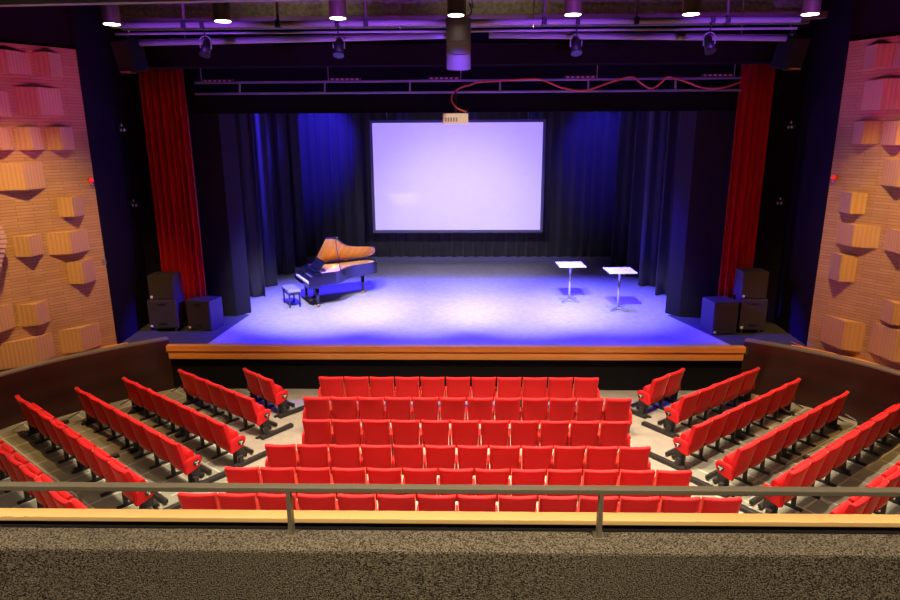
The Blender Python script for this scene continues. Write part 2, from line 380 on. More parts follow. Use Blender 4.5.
curtain('back_drape', (-8.6, 25.1), (8.3, 25.1), SZ+.01, 8.2, 40, .07, M['drape'], 'black backdrop drape across the rear of the stage', 'drape', None, 31)
# border (teaser) hanging under the header
zh = on(465, 111.5, y=15.75).z
bm = nb(); box(bm, on(190, 100, y=15.75).x, on(741, 100, y=15.75).x, 15.72, 15.76, zh, zh+.46)
box(bm, on(190, 100, y=15.75).x, on(741, 100, y=15.75).x, 15.70, 15.78, zh-.02, zh+.012)
tag(link('border_drape', bm, M['blackmatte']), 'black border cloth hanging straight below the ladder truss', 'drape')

# ------------------------------------------------------------------ projection screen
YS = 24.0
c = [on(369.5, 120.5, y=YS), on(546, 119, y=YS), on(542.5, 232, y=YS), on(373, 233, y=YS)]
x0 = (c[0].x+c[3].x)/2; x1 = (c[1].x+c[2].x)/2; z1 = (c[0].z+c[1].z)/2; z0 = (c[2].z+c[3].z)/2
e = empty('projection_screen', ((x0+x1)/2, YS, z0), 0, 'large lit projection screen hanging above the rear of the stage', 'screen')
hw, hh = (x1-x0)/2, z1-z0
bm = nb(); box(bm, -hw+.09, hw-.09, -.01, .01, .09, hh-.09); link('screen_surface', bm, M['screen'], e)
bm = nb()
for a in ((-hw, -hw+.1, 0, hh), (hw-.1, hw, 0, hh), (-hw+.1, hw-.1, 0, .1), (-hw+.1, hw-.1, hh-.1, hh)): box(bm, a[0], a[1], -.05, .05, a[2], a[3])
link('border_frame', bm, M['frame'], e)
for x in (-hw*.8, hw*.8):
    bm = nb(); tube(bm, (x, 0, hh), (x, 0, hh+1.6), .012, n=6); link('suspension_cable', bm, M['chrome'], e)

# ------------------------------------------------------------------ grand piano
ux, uy = math.cos(math.radians(29)), math.sin(math.radians(29))
K = on(303.2, 278.5, z=SZ+.74)
K = Vector((K.x, K.y, SZ))
pr = math.radians(29)          # local x: keyboard -> tail, local -y: treble (towards the seats)
piano = empty('grand_piano', K, pr, 'black concert grand piano with raised lid, standing on stage', 'piano')
S = 2.40/2.7
half = [(.34, -.78), (.82, -.78), (.98, -.72), (1.12, -.58), (1.30, -.38), (1.52, -.22), (1.8, -.12), (2.15, -.06), (2.42, -.0), (2.58, .12), (2.67, .30), (2.69, .48), (2.62, .66), (2.46, .76), (2.2, .78), (.34, .78)]
cs = smooth_path([(x*S, y, 0) for x, y in half[1:-1]], 4)
out = [(half[0][0]*S, half[0][1])] + [(p.x, p.y) for p in cs] + [(half[-1][0]*S, half[-1][1])]
def inset(P, d):
    n = len(P); o = []
    for i, p in enumerate(P):
        a = Vector(P[i-1]); b = Vector(P[(i+1) % n]); q = Vector(p)
        t1 = (q-a).normalized(); t2 = (b-q).normalized(); t = (t1+t2).normalized()
        o.append((p[0]-t.y*d, p[1]+t.x*d))
    return o
inn = inset(out, .06)
bm = nb()                                                      # rim: outer wall, inner wall, top edge, bottom
n = len(out); z0, z1, zi = .66, 1.0, .80
Ob = [bm.verts.new((*p, z0)) for p in out]; Ot = [bm.verts.new((*p, z1)) for p in out]
It = [bm.verts.new((*p, z1)) for p in inn]; Ib = [bm.verts.new((*p, zi)) for p in inn]
for i in range(n):
    j = (i+1) % n
    for A, B in ((Ob, Ot), (Ot, It), (It, Ib)):
        f = bm.faces.new((A[i], A[j], B[j], B[i]))
bm.faces.new(Ob[::-1])
link('case', bm, M['piano'], piano)
bm = nb(); prism(bm, inset(out, .065), .80, .82); link('soundboard', bm, M['spruce'], piano)
bm = nb(); prism(bm, inset(out, .075), .93, .955)               # iron plate frame
link('iron_plate', bm, M['gold'], piano)
bm = nb()
for i in range(22):
    y = -.62+1.24*i/21; xe = 1.0*S if y < -.5 else min(2.5*S, (1.05+1.35*min(1, (y+.62)/.9))*S)
    tube(bm, (.52, y, .965), (xe, y*.85+.03, .965), .004, n=4)
link('strings', bm, M['brass'], piano)
# keyboard end
bm = nb(); box(bm, -.06, .34*S, -.78, .78, .60, .70, bev=.01)
box(bm, -.04, .34*S, -.78, -.70, .70, .92, bev=.01); box(bm, -.04, .34*S, .70, .78, .70, .92, bev=.01)
link('key_bed', bm, M['piano'], piano)
bm = nb()
for i in range(52):
    y = -.695+1.39*i/52; box(bm, -.03, .13, y+.001, y+1.39/52-.001, .70, .735)
link('white_keys', bm, M['ivory'], piano)
bm = nb()
for i in range(52):
    if i % 7 in (0, 1, 3, 4, 5): y = -.695+1.39*(i+1)/52; box(bm, .03, .13, y-.006, y+.006, .735, .748)
link('black_keys', bm, M['piano'], piano)
bm = nb(); box(bm, .135, .17, -.70, .70, .70, .93, T=Matrix.Rotation(0, 4, 'Y')); box(bm, .17, .34*S+.02, -.70, .70, .93, .96)
link('fallboard', bm, M['piano'], piano)
bm = nb()
T = Matrix.Translation((.36, 0, 1.0)) @ Matrix.Rotation(math.radians(38), 4, 'Y')
box(bm, -.012, .012, -.42, .42, 0, .30, T=T); box(bm, -.045, .012, -.42, .42, 0, .02, T=T)
box(bm, .20, .55, -.46, .46, .985, 1.005)
link('music_desk', bm, M['piano'], piano)
# lid, hinged along the straight bass side
ang = math.radians(34)
lidT = Matrix.Translation((0, .79, 1.02)) @ Matrix.Rotation(-ang, 4, 'X') @ Matrix.Translation((0, -.79, 0))
lid = [(.62*S, -.79)] + [(x, y*1.01) for x, y in out[1:-1] if x > .64*S] + [(.62*S, .79)]
bm = nb(); prism(bm, lid, .004, .028, T=lidT); lidO = link('lid', bm, M['piano'], piano)
bm = nb(); prism(bm, inset(lid, .02), 0, .004, T=lidT); tag(link('lid_underside', bm, M['amber'], lidO), 'lid underside with gold reflection painted in')
bm = nb(); box(bm, .63*S, 1.05*S, -.78, .78, .032, .052, T=lidT); link('folded_front_flap', bm, M['piano'], lidO)
bm = nb()
for x in (1.0*S, 1.7*S): box(bm, x, x+.07, .75, .80, 1.0, 1.03)
link('hinge', bm, M['brass'], lidO)
pt = lidT @ Vector((1.0*S, -.62, 0))
bm = nb(); tube(bm, (1.0*S, -.72, .95), pt, .012, n=8); link('lid_prop', bm, M['piano'], piano)
for (x, y) in ((.22, -.60), (.22, .60), (2.15*S, .36)):
    bm = nb(); box(bm, x-.065, x+.065, y-.065, y+.065, .55, .66, bev=.008); tube(bm, (x, y, .56), (x, y, .10), .055, .036, 12)
    lg = link('leg', bm, M['piano'], piano)
    bm = nb(); tube(bm, (x, y, .10), (x, y, .055), .04, .045, 12); tube(bm, (x-.02, y, .035), (x+.02, y, .035), .035, n=12)
    box(bm, x-.05, x+.05, y-.03, y+.03, .045, .07)
    tag(link('caster', bm, M['brass'], lg), 'brass caster')
bm = nb()
for y in (-.07, .07): tube(bm, (.30, y, .60), (.30, y, .14), .016, n=8)
box(bm, .22, .38, -.15, .15, .10, .15, bev=.01)
ly = link('pedal_lyre', bm, M['piano'], piano)
bm = nb()
for y in (-.09, 0, .09): box(bm, .12, .24, y-.02, y+.02, .085, .105, bev=.005)
tag(link('pedal', bm, M['brass'], ly), 'three brass pedals')
# bench
bl = K + Vector((ux*-.36 - uy*.02, uy*-.36 + ux*.02, 0))
bench = empty('piano_bench', bl, pr, 'black piano bench with padded seat in front of the keyboard', 'bench')
bm = nb(); box(bm, -.18, .18, -.38, .38, .44, .52, bev=.025); tag(link('padded_seat', bm, mat('bench_reflection_grey', (.30, .30, .33), .3), bench), 'black padded seat greyed by painted reflection')  # pale grey stands in for light reflected off the glossy black seat
bm = nb(); box(bm, -.17, .17, -.37, .37, .37, .44); link('apron_frame', bm, M['piano'], bench)
for x in (-.14, .14):
    for y in (-.33, .33):
        bm = nb(); box(bm, x-.022, x+.022, y-.022, y+.022, 0, .37); link('leg', bm, M['piano'], bench)
for y in (-.385, .385):
    bm = nb(); tube(bm, (0, y, .41), (0, y*1.1, .41), .03, n=10); link('height_knob', bm, M['piano'], bench)

# ------------------------------------------------------------------ tall tables on stage
def table(base, top, wpx, label):
    B = on(*base, z=SZ); tz = on(top[0], top[1], y=B.y).z; B.z = SZ; h = tz-SZ
    e = empty('bar_table', B, math.radians(2), label, 'table', 'white bar tables')
    w = .375
    bm = nb(); box(bm, -w, w, -w, w, h-.03, h, bev=.008); link('table_top', bm, M['white'], e)
    bm = nb(); tube(bm, (0, 0, .06), (0, 0, h-.05), .032, n=16); box(bm, -.15, .15, -.15, .15, h-.05, h-.03)
    link('pole', bm, M['chrome'], e)
    for k in range(4):
        a = PI/4+k*PI/2
        bm = nb(); T = Matrix.Rotation(a, 4, 'Z')
        prism(bm, [(.02, .02), (.36, .012), (.36, .04), (.02, .075)], -.022, .022, T=T @ Matrix.Rotation(PI/2, 4, 'X')); 
        tube(bm, T @ Vector((.33, 0, 0)), T @ Vector((.33, 0, .02)), .024, n=10)
        link('foot', bm, M['chrome'], e)
    return e
table((569, 301), (571, 264), 0, 'tall white square bar table further back, nearer the projection screen')
table((617.5, 309.5), (622, 270), 0, 'tall white square bar table nearer the stage edge and the wing drapes')

# ------------------------------------------------------------------ loudspeakers on the aprons
def sub(name, loc, rz, w, d, h, label, group, handles=True, casters=True, badge=True):
    e = empty(name, loc, rz, label, 'loudspeaker', group)
    z0 = .09 if casters else 0
    bm = nb(); box(bm, -w/2, w/2, 0, d, z0, h, bev=.015); link('cabinet', bm, M['cabinet'], e)
    bm = nb(); box(bm, -w/2+.03, w/2-.03, -.012, .001, z0+.03, h-.03, bev=.004); link('grille', bm, M['cabinet'], e)
    if handles:
        for z in (z0+.1, h-.14):
            bm = nb(); box(bm, -.09, .09, -.018, -.011, z, z+.055, bev=.006); link('handle_recess', bm, M['black'], e)
    if badge:
        bm = nb(); box(bm, -w/2+.03, -w/2+.09, -.02, -.011, z0+.04, z0+.10, bev=.005); tag(link('badge', bm, M['white'], e), 'small white badge')
    if casters:
        for x in (-w/2+.1, w/2-.1):
            for y in (.1, d-.1):
                bm = nb(); tube(bm, (x-.02, y, .045), (x+.02, y, .045), .045, n=12); box(bm, x-.03, x+.03, y-.02, y+.02, .05, .09); link('caster', bm, M['white'], e)
    return e
GB = 'loudspeakers on the stage aprons'
b1 = on(165, 332, z=SZ)
sub('subwoofer', (b1.x, b1.y, SZ), math.radians(4), .70, .62, .82, 'charcoal subwoofer on casters, under the piano-side stack', GB)
sub('loudspeaker', (b1.x+.02, b1.y+.03, SZ+.821), math.radians(2), .62, .5, .60, 'charcoal loudspeaker on top of the piano-side stack', GB, False, False)
b2 = on(205, 330.5, z=SZ)
sub('subwoofer', (b2.x-.12, b2.y, SZ), math.radians(-12), .66, .55, .76, 'charcoal subwoofer beside the piano-side stack, next to the flat', GB, True, False)
b3 = on(752, 334, z=SZ)
sub('subwoofer', (b3.x-.02, b3.y, SZ), math.radians(-6), .60, .50, .86, 'charcoal subwoofer on casters, under the table-side stack', GB)
sub('loudspeaker', (b3.x-.05, b3.y+.03, SZ+.861), math.radians(-2), .60, .48, .66, 'charcoal loudspeaker on top of the table-side stack', GB, False, False)
b4 = on(724, 334.5, z=SZ)
sub('subwoofer', (b4.x+.0, b4.y, SZ), math.radians(8), .62, .60, .80, 'charcoal subwoofer beside the table-side stack, next to the flat', GB, False, False)

# ------------------------------------------------------------------ seats
def seat_profile(half_w, prof, nx, bow, taper, zt, zb, yoff=0):
    """closed (y,z) profile swept across x, bowed forward at the ends and tapered towards the bottom"""
    bm = nb(); R = []
    for i in range(nx+1):
        t = -1+2*i/nx; r = []
        for (y, z) in prof:
            k = (z-zb)/(zt-zb); w = half_w*(1-taper*(1-k))
            r.append(bm.verts.new((t*w, y+yoff+bow*t*t, z)))
        R.append(r)
    n = len(prof)
    for a, b in zip(R, R[1:]):
        for k in range(n):
            f = bm.faces.new((a[k], a[(k+1) % n], b[(k+1) % n], b[k])); f.smooth = True
    bm.faces.new(R[0][::-1]); bm.faces.new(R[-1])
    return bm
BACK = [(.125, .275), (.10, .40), (.055, .62), (.014, .785), (.0, .832), (.010, .850), (.045, .856), (.072, .846), (.090, .785), (.135, .60), (.180, .42), (.195, .30), (.17, .27)]
PAN = [(.225, .34), (.205, .42), (.225, .56), (.245, .612), (.28, .63), (.315, .615), (.335, .56), (.345, .43), (.33, .34), (.28, .315)]
PW = .265
mesh_cache = {}
def cached(name, fn, m):
    if name not in mesh_cache:
        bm = fn(); bmesh.ops.recalc_face_normals(bm, faces=bm.faces[:])
        me = bpy.data.meshes.new(name); bm.to_mesh(me); bm.free(); me.materials.append(m); mesh_cache[name] = me
    return mesh_cache[name]
def put(name, key, fn, m, parent):
    o = bpy.data.objects.new(name, cached(key, fn, m)); COL.objects.link(o); o.parent = parent; return o
def armbm(x):
    def f():
        bm = nb()
        prism(bm, [(.11, .33), (.12, .50), (.145, .53), (.37, .525), (.405, .50), (.40, .46), (.35, .40), (.25, .34)], -.019, .019,
              T=Matrix.Translation((x, 0, 0)) @ Matrix(((0, 0, 1, 0), (1, 0, 0, 0), (0, 1, 0, 0), (0, 0, 0, 1))))
        bmesh.ops.bevel(bm, geom=bm.edges[:], offset=.007, segments=2, affect='EDGES')
        return bm
    return f
def legbm(x):
    def f():
        bm = nb(); box(bm, x-.02, x+.02, .17, .23, .03, .36); box(bm, x-.025, x+.025, .06, .40, 0, .035); box(bm, x-.022, x+.022, .13, .34, .30, .35)
        return bm
    return f
def endbm(x):
    def f():
        bm = nb()
        prism(bm, [(.095, .285), (.135, .47), (.165, .515), (.36, .535), (.405, .52), (.43, .475), (.42, .42), (.36, .325), (.14, .262)], -.032, .032,
              T=Matrix.Translation((x, 0, 0)) @ Matrix(((0, 0, 1, 0), (1, 0, 0, 0), (0, 1, 0, 0), (0, 0, 0, 1))))
        bmesh.ops.bevel(bm, geom=bm.edges[:], offset=.014, segments=2, affect='EDGES')
        return bm
    return f
def capbm(x):
    def f():
        bm = nb(); sx = 1 if x > 0 else -1
        for k in range(1):
            prism(bm, [(.315+.062*math.cos(a)*1.0, .425+.05*math.sin(a)) for a in [2*PI*i/14 for i in range(14)]], .030, .040,
                  T=Matrix.Translation((x, 0, 0)) @ Matrix(((0, 0, sx, 0), (1, 0, 0, 0), (0, 1, 0, 0), (0, 0, 0, 1))))
        return bm
    return f
def markbm(x):
    def f():
        bm = nb(); sx = 1 if x > 0 else -1; a, b = sorted((x+sx*.038, x+sx*.046))
        box(bm, a, b, .275, .355, .430, .452); box(bm, a, b, .303, .327, .385, .44)
        return bm
    return f
def undbm(x):
    def f():
        bm = nb(); box(bm, x-.03, x+.03, .20, .37, .17, .34, bev=.01); return bm
    return f
ORD = ['first', 'second', 'third', 'fourth', 'fifth', 'sixth', 'seventh', 'eighth', 'ninth', 'tenth', 'eleventh', 'twelfth', 'thirteenth', 'fourteenth']
RN = ['front row', 'second row', 'third row', 'fourth row', 'fifth row', 'sixth row']
def make_seat(loc, rz, label, group, endl, endr, arml, sx_=1.):
    e = empty('tip_up_seat', loc, rz, label, 'seat', group); e.scale = (sx_, 1, 1)
    hb = .2515 if rz == 0 else .262
    put('backrest', 'backrest%g' % hb, lambda: seat_profile(hb, BACK, 8, .030, .09, .856, .27), M['red'], e)
    put('seat_pan', 'seat_pan', lambda: seat_profile(.228, PAN, 6, .0, .0, .63, .315), M['red'], e)
    for sx, end, arm in ((-1, endl, arml), (1, endr, True)):
        x = sx*PW; k = 'l' if sx < 0 else 'r'
        if end:
            x = sx*(PW+.012)
            p = put('end_panel', 'end_panel_'+k, endbm(x), M['red'], e)
            put('recess', 'recess_'+k, capbm(x), M['black'], p)
            put('bracket', 'bracket_'+k, markbm(x), M['chrome'], p)
            put('lower_bracket', 'lower_bracket_'+k, undbm(x), M['black'], e)
            put('leg', 'leg_'+k, legbm(x), M['black'], e)
        elif arm:
            put('armrest', 'armrest_'+k, armbm(x), M['red'], e)
            put('leg', 'leg_'+k, legbm(x), M['black'], e)
    return e
BW = .494
def row(A, B, n, z, rz, block, r, names, ends, group):
    A, B = Vector((A[0], A[1], 0)), Vector((B[0], B[1], 0)); d = B-A; L = d.length; d.normalize()
    p = (L-.50)/(n-1) if rz == 0 else L/n
    for i in range(n):
        q = A + d*(p*i+.25 if rz == 0 else p*(i+.5)); q.z = z
        make_seat(q, rz, names(i), group, ends[0] and i == 0, ends[1] and i == n-1, i == 0, p/.5345)
for r, (a, b, v, n) in enumerate([(318, 599, 377.5, 11), (302, 632, 398, 12), (301, 630, 421, 11), (263, 651, 446.5, 12), (222, 692, 470, 13), (174, 742, 497, 14)]):
    z = TIER[r]; A = on(a, v, z=z+.87); B = on(b, v, z=z+.87); A.y = B.y = (A.y+B.y)/2
    row(A, B, n, z, 0, 'centre', r, lambda i: f'red tip-up seat, {ORD[i]} from the piano side in the centre block {RN[r]}', (True, True), 'red seats in the centre block')
LR = [((-4.918, 13.079), (-4.091, 12.378), 2), ((-6.322, 13.002), (-4.162, 11.386), 5), ((-7.301, 12.513), (-4.285, 10.238), 7), ((-7.98, 11.95), (-4.79, 9.492), 7), ((-8.649, 11.173), (-5.015, 8.311), 8), ((-8.19, 9.49), (-5.209, 7.231), 7)]
RR = [((3.933, 12.466), (4.788, 13.179), 2), ((4.237, 11.584), (6.428, 13.257), 5), ((4.004, 10.27), (6.982, 12.612), 7), ((4.443, 9.44), (7.579, 11.922), 7), ((4.745, 8.43), (8.38, 11.3), 8), ((4.971, 7.33), (7.53, 9.32), 6)]
def frame(A, B, z, rz, label, sgn):
    """black steel base rails, beam and cross feet carrying one row"""
    A, B = Vector((A[0], A[1], 0)), Vector((B[0], B[1], 0)); L = (B-A).length; c = (A+B)/2; c.z = z
    e = empty('seat_row_base', c, rz, label, 'seat base', 'black steel bases under the angled rows')
    bm = nb(); box(bm, -L/2, L/2, .225, .285, .20, .27); link('beam', bm, M['black'], e)
    for y in (.46, .60):
        bm = nb(); box(bm, -L/2+.1, L/2-.1, y, y+.05, .03, .09); link('base_rail', bm, M['black'], e)
    k = max(2, int(L/1.7)+1)
    for i in range(k):
        x = -L/2+.05+(L-.1)*i/(k-1)
        if i == (k-1 if sgn > 0 else 0): x += sgn*.16
        bm = nb(); box(bm, x-.05, x+.05, .10, .85, .005, .075, bev=.01); box(bm, x-.03, x+.03, .2, .28, .07, .21); link('foot', bm, M['black'], e)
for r in range(6):
    z = TIER[r]
    A, B, n = LR[r]; rz = math.atan2(B[1]-A[1], B[0]-A[0])
    row(A, B, n, z, rz, 'l', r, lambda i: f'red tip-up seat, {ORD[n-1-i]} from the aisle, {RN[r]} of the piano-side block', (False, True), 'red seats in the piano-side block')
    if r < 5: frame(A, B, z, rz, f'black steel base under the {RN[r]} of the piano-side block', 1)
    A, B, n = RR[r]; rz = math.atan2(B[1]-A[1], B[0]-A[0])
    row(A, B, n, z, rz, 'r', r, lambda i: f'red tip-up seat, {ORD[i]} from the aisle, {RN[r]} of the table-side block', (True, False), 'red seats in the table-side block')
    if r < 5: frame(A, B, z, rz, f'black steel base under the {RN[r]} of the table-side block', -1)

# ------------------------------------------------------------------ balcony front
ZB = 3.62
p0, p1 = on(0, 526.5, z=ZB), on(900, 533.5, z=ZB)
ba = math.atan2(p1.y-p0.y, p1.x-p0.x)
q0, q1 = on(0, 548, z=ZB), on(900, 553, z=ZB)
T = Matrix.Translation((p0.x, p0.y, 0)) @ Matrix.Rotation(ba, 4, 'Z')
dep = -(T.inverted() @ Vector((on(450, 549.5, z=ZB).x, on(450, 549.5, z=ZB).y, 0))).y
e = None
bm = nb(); box(bm, -2, 8, -dep-.02, .0, 1.6, ZB, T=T, bev=.015)
struct('parapet_balcony', bm, M['carpet'], 'speckled brown carpet covered balcony parapet in front of the camera', 'parapet')
zw = ZB-.02
w0 = on(450, 519.5, z=zw)
Ti = T.inverted()
wy = (Ti @ w0).y
wy1 = (Ti @ on(450, 511, z=zw)).y
bm = nb(); box(bm, -2, 8, wy, wy1, zw-.032, zw, T=T, bev=.005)
tag(link('timber_capping', bm, M['rail_timber']), 'pale varnished timber capping along the outside of the balcony parapet', 'capping')
bm = nb(); box(bm, -2, 8, .0, wy1-.02, 1.6, zw-.06, T=T)
struct('wall_balcony_front', bm, M['blackmatte'], 'black balcony front below the timber capping', 'wall')
# hand rail
P1, P2 = on(292, 534, z=ZB), on(598.5, 536.5, z=ZB)
ra = math.atan2(P2.y-P1.y, P2.x-P1.x); sp = (P2-P1).length
zr = on(292, 489, y=P1.y).z
rail = empty('balcony_handrail', P1, ra, 'grey steel handrail on posts above the carpeted balcony parapet', 'handrail')
Tr = Matrix.Translation((0, 0, 0))
hr = zr-ZB
bm = nb(); box(bm, -4, 6, -.026, .026, hr-.008, hr+.02, bev=.003); link('top_rail', bm, M['steel'], rail)
for k in range(-1, 3):
    bm = nb(); box(bm, k*sp-.011, k*sp+.011, -.026, .026, .006, hr-.006); po = link('post', bm, M['steel'], rail)
    bm = nb(); box(bm, k*sp-.03, k*sp+.03, -.035, .035, 0, .008); link('foot_plate', bm, M['steel'], po)

# ------------------------------------------------------------------ overhead equipment
# round downlights
for i, (u, v) in enumerate([(112, 25), (223, 22), (338, 19), (456, 16), (573, 15.5), (691, 15), (810, 15)]):
    p = on(u, v, y=10)
    nm = ['first', 'second', 'third', 'fourth', 'fifth', 'sixth', 'seventh'][i]
    e = empty('downlight', p, 0, f'bronze cylinder downlight, {nm} along the ceiling row from the piano side', 'light', 'cylinder downlights')
    bm = nb(); tube(bm, (0, 0, .01), (0, 0, 1.5), .125, n=24, caps=False); tube(bm, (0, 0, .01), (0, 0, 1.5), .118, n=24, caps=False)
    link('housing', bm, M['bronze'], e)
    bm = nb(); tube(bm, (0, 0, .005), (0, 0, .025), .112, n=24); link('lens', bm, M['lamp'], e)
# lighting bar with hangers
a, b = on(112, 25.5, y=11), on(800, 19.5, y=11)
bar = empty('lighting_bar', (a+b)/2, 0, 'long grey lighting pipe hung below the downlights, carrying four spotlights', 'lighting bar')
o = bar.location
bm = nb(); tube(bm, a-o, b-o, .045, n=16); link('pipe', bm, M['pipe'], bar)
bm = nb(); tube(bm, a-o+Vector((0, .06, -.12)), b-o+Vector((0, .06, -.12)), .018, n=10); link('cable_tray', bm, M['pipe'], bar)
for u in (184, 278, 366, 544, 636, 727):
    x = on(u, 24, y=11).x; t = (x-a.x)/(b.x-a.x); p = a.lerp(b, t)-o
    bm = nb(); tube(bm, p+Vector((0, 0, .02)), p+Vector((.05 if u > 450 else -.05, .3, 1.6)), .022, n=8); link('hanger_rod', bm, M['beam'], bar)
    bm = nb(); box(bm, p.x-.04, p.x+.04, p.y-.055, p.y+.055, p.z-.06, p.z+.06, bev=.012); link('clamp', bm, M['black'], bar)
# spotlights on the bar
for i, (u, v0, v1, lean) in enumerate([(206, 37, 60, .12), (339, 37, 60, .03), (576, 35, 58, -.05), (709, 34, 56, -.15)]):
    p = on(u, (v0+v1)/2, y=11.05)
    nm = ['nearest the piano side', 'second from the piano side', 'second from the table side', 'nearest the table side'][i]
    e = empty('spotlight', p, 0, f'small dark spotlight hanging from the lighting bar, {nm}', 'spotlight', 'spotlights on the lighting bar')
    t = (p.x-a.x)/(b.x-a.x); top = a.lerp(b, t)-p
    T = Matrix.Rotation(lean, 4, 'Y') @ Matrix.Rotation(math.radians(-25), 4, 'X')
    bm = nb(); tube(bm, T @ Vector((0, 0, .12)), T @ Vector((0, 0, -.10)), .065, .08, n=16); tube(bm, T @ Vector((0, 0, .16)), T @ Vector((0, 0, .12)), .04, .065, n=16)
    link('body', bm, M['black'], e)
    bm = nb(); tube(bm, T @ Vector((0, 0, -.10)), T @ Vector((0, 0, -.125)), .085, .09, n=16); link('colour_frame', bm, M['black'], e)
    bm = nb(); path_tube(bm, smooth_path([T @ Vector((-.09, 0, -.0)), (-.085, 0, .14), (0, 0, .19), (.085, 0, .14), T @ Vector((.09, 0, 0))], 4), .009, 6); link('yoke', bm, M['pipe'], e)
    bm = nb(); tube(bm, (0, 0, .18), top, .012, n=8); box(bm, top.x-.035, top.x+.035, top.y-.055, top.y+.055, top.z-.055, top.z+.055, bev=.01); link('hook_clamp', bm, M['black'], e)
# second tube row, in two lengths
for (p, q, lb) in ((on(140, 43.5, y=12), on(447, 36, y=12), 'piano'), (on(489, 35.5, y=12), on(786, 38.5, y=12), 'table')):
    e = empty('scaffold_tube', (p+q)/2, 0, f'lower grey tube behind the lighting bar, reaching towards the {lb} side', 'pipe', 'lower tubes behind the lighting bar')
    bm = nb(); tube(bm, p-e.location, q-e.location, .045, n=14); link('tube', bm, M['pipe'], e)
    bm = nb(); box(bm, (p-e.location).x, (q-e.location).x, -.03, .03, .05, .06, T=Matrix.Rotation(-math.atan2((q-p).z, (q-p).x), 4, 'Y')); link('flat_bar', bm, M['beam'], e)
    for k in (.15, .85):
        r = p.lerp(q, k)-e.location; bm = nb(); tube(bm, r, r+Vector((0, .1, 1.6)), .01, n=6); link('hanger_rod', bm, M['beam'], e)
# centre loudspeaker cluster
pc = on(458.5, 18, y=10.6); pd = on(458.5, 71, y=10.6)
e = empty('speaker_cluster', pc, 0, 'hanging column of three stacked loudspeakers above the centre of the stage', 'loudspeaker')
H_ = pc.z-pd.z
for k in range(3):
    h = H_*[.43, .24, .33][k]
    T = Matrix.Translation((0, [0, .0, .03][k], -H_*[0, .43, .67][k])) @ Matrix.Rotation(math.radians([0, 12, 28][k]), 4, 'X')
    pts = [(-.19, .28), (-.19, .04)] + [(.19*math.sin(t), -.06*math.cos(t)+.03) for t in [(-1+2*i/12)*PI/2*.98 for i in range(13)]] + [(.19, .04), (.19, .28)]
    bm = nb(); prism(bm, pts, -h*.99, 0, T=T); cb = link('cabinet', bm, mat('cluster_grille', (.17, .13, .14), .45, metal=.3) if k == 0 else bpy.data.materials['cluster_grille'], e)
bm = nb(); tube(bm, (-.1, .1, 0), (-.1, .1, 9.39-pc.z), .012, n=6); tube(bm, (.1, .1, 0), (.1, .1, 9.39-pc.z), .012, n=6); link('suspension', bm, M['black'], e)
bm = nb(); path_tube(bm, smooth_path([(.13, .05, .02), (.2, .04, .1), (.16, .05, .22), (.22, .05, .16), (.2, .05, .4), (.24, .08, 1.4)], 5), .010, 6); link('cable', bm, M['black'], e)
# ladder truss across the opening
a, b = on(195, 83, y=15.3), on(741, 78, y=15.3)
a2, b2 = on(195, 94, y=15.3), on(741, 90, y=15.3)
e = empty('ladder_truss', (a+b)/2, 0, 'thin ladder truss with grey rails hung across the stage opening', 'truss')
o = e.location
bm = nb(); tube(bm, a-o, b-o, .026, n=10); link('top_chord', bm, M['pipe'], e)
bm = nb(); tube(bm, a2-o, b2-o, .026, n=10); link('bottom_chord', bm, M['pipe'], e)
for u in (240, 325, 410, 500, 588, 675):
    t = (on(u, 85, y=15.3).x-a.x)/(b.x-a.x)
    bm = nb(); tube(bm, a.lerp(b, t)-o, a2.lerp(b2, t)-o, .022, n=8); link('strut', bm, M['pipe'], e)
trussA, trussB = a, b
# socket boxes above the truss
for i, (u, v) in enumerate([(218, 81), (345, 79.5), (444, 78.5), (580, 77.2), (717, 75.4)]):
    p = on(u, v, y=15.25)
    e = empty('socket_strip', p, 0, f'short strip of lit sockets above the ladder truss, {ORD[i]} from the piano side', 'socket strip', 'socket strips above the truss')
    bm = nb(); box(bm, -.36, .36, -.04, .04, -.03, .03, bev=.008); link('housing', bm, M['black'], e)
    for k in range(6):
        x = -.28+.112*k
        bm = nb(); box(bm, x-.03, x+.03, -.05, -.035, -.018, .018); link('socket', bm, mat('socket_face', (.55, .25, .18), .5) if (i, k) == (0, 0) else bpy.data.materials['socket_face'], e)
    sx = -.38 if i < 2 else .38
    bm = nb(); tube(bm, (sx, 0, -.02), (sx, 0, .42), .009, n=6); link('suspension_wire', bm, M['pipe'], e)
# orange cables along the truss
def cable(pts, r, m, name, label):
    P = smooth_path([on(u, v, y=y) for u, v, y in pts], 6); bm = nb(); path_tube(bm, P, r, 7); return tag(link(name, bm, m), label, 'cable')
y = 15.2
cable([(466, 112, 15.05), (457, 108, 15.1), (452, 101, y), (453, 94, y), (460, 88, y), (470, 85, y), (480, 82, y), (500, 81, y), (533, 79, y), (545, 81, y), (560, 87, y), (575, 90.3, y), (588, 90, y), (600, 86, y), (616, 80.6, y), (632, 77, y), (642, 84, y), (652, 88.5, y), (662, 82, y), (668, 77, y), (685, 81.5, y), (700, 87, y), (712, 88.5, y), (726, 87, y), (741, 82, y)], .020, M['orange'], 'power_cable', 'orange power cable looping along the ladder truss to the projector')
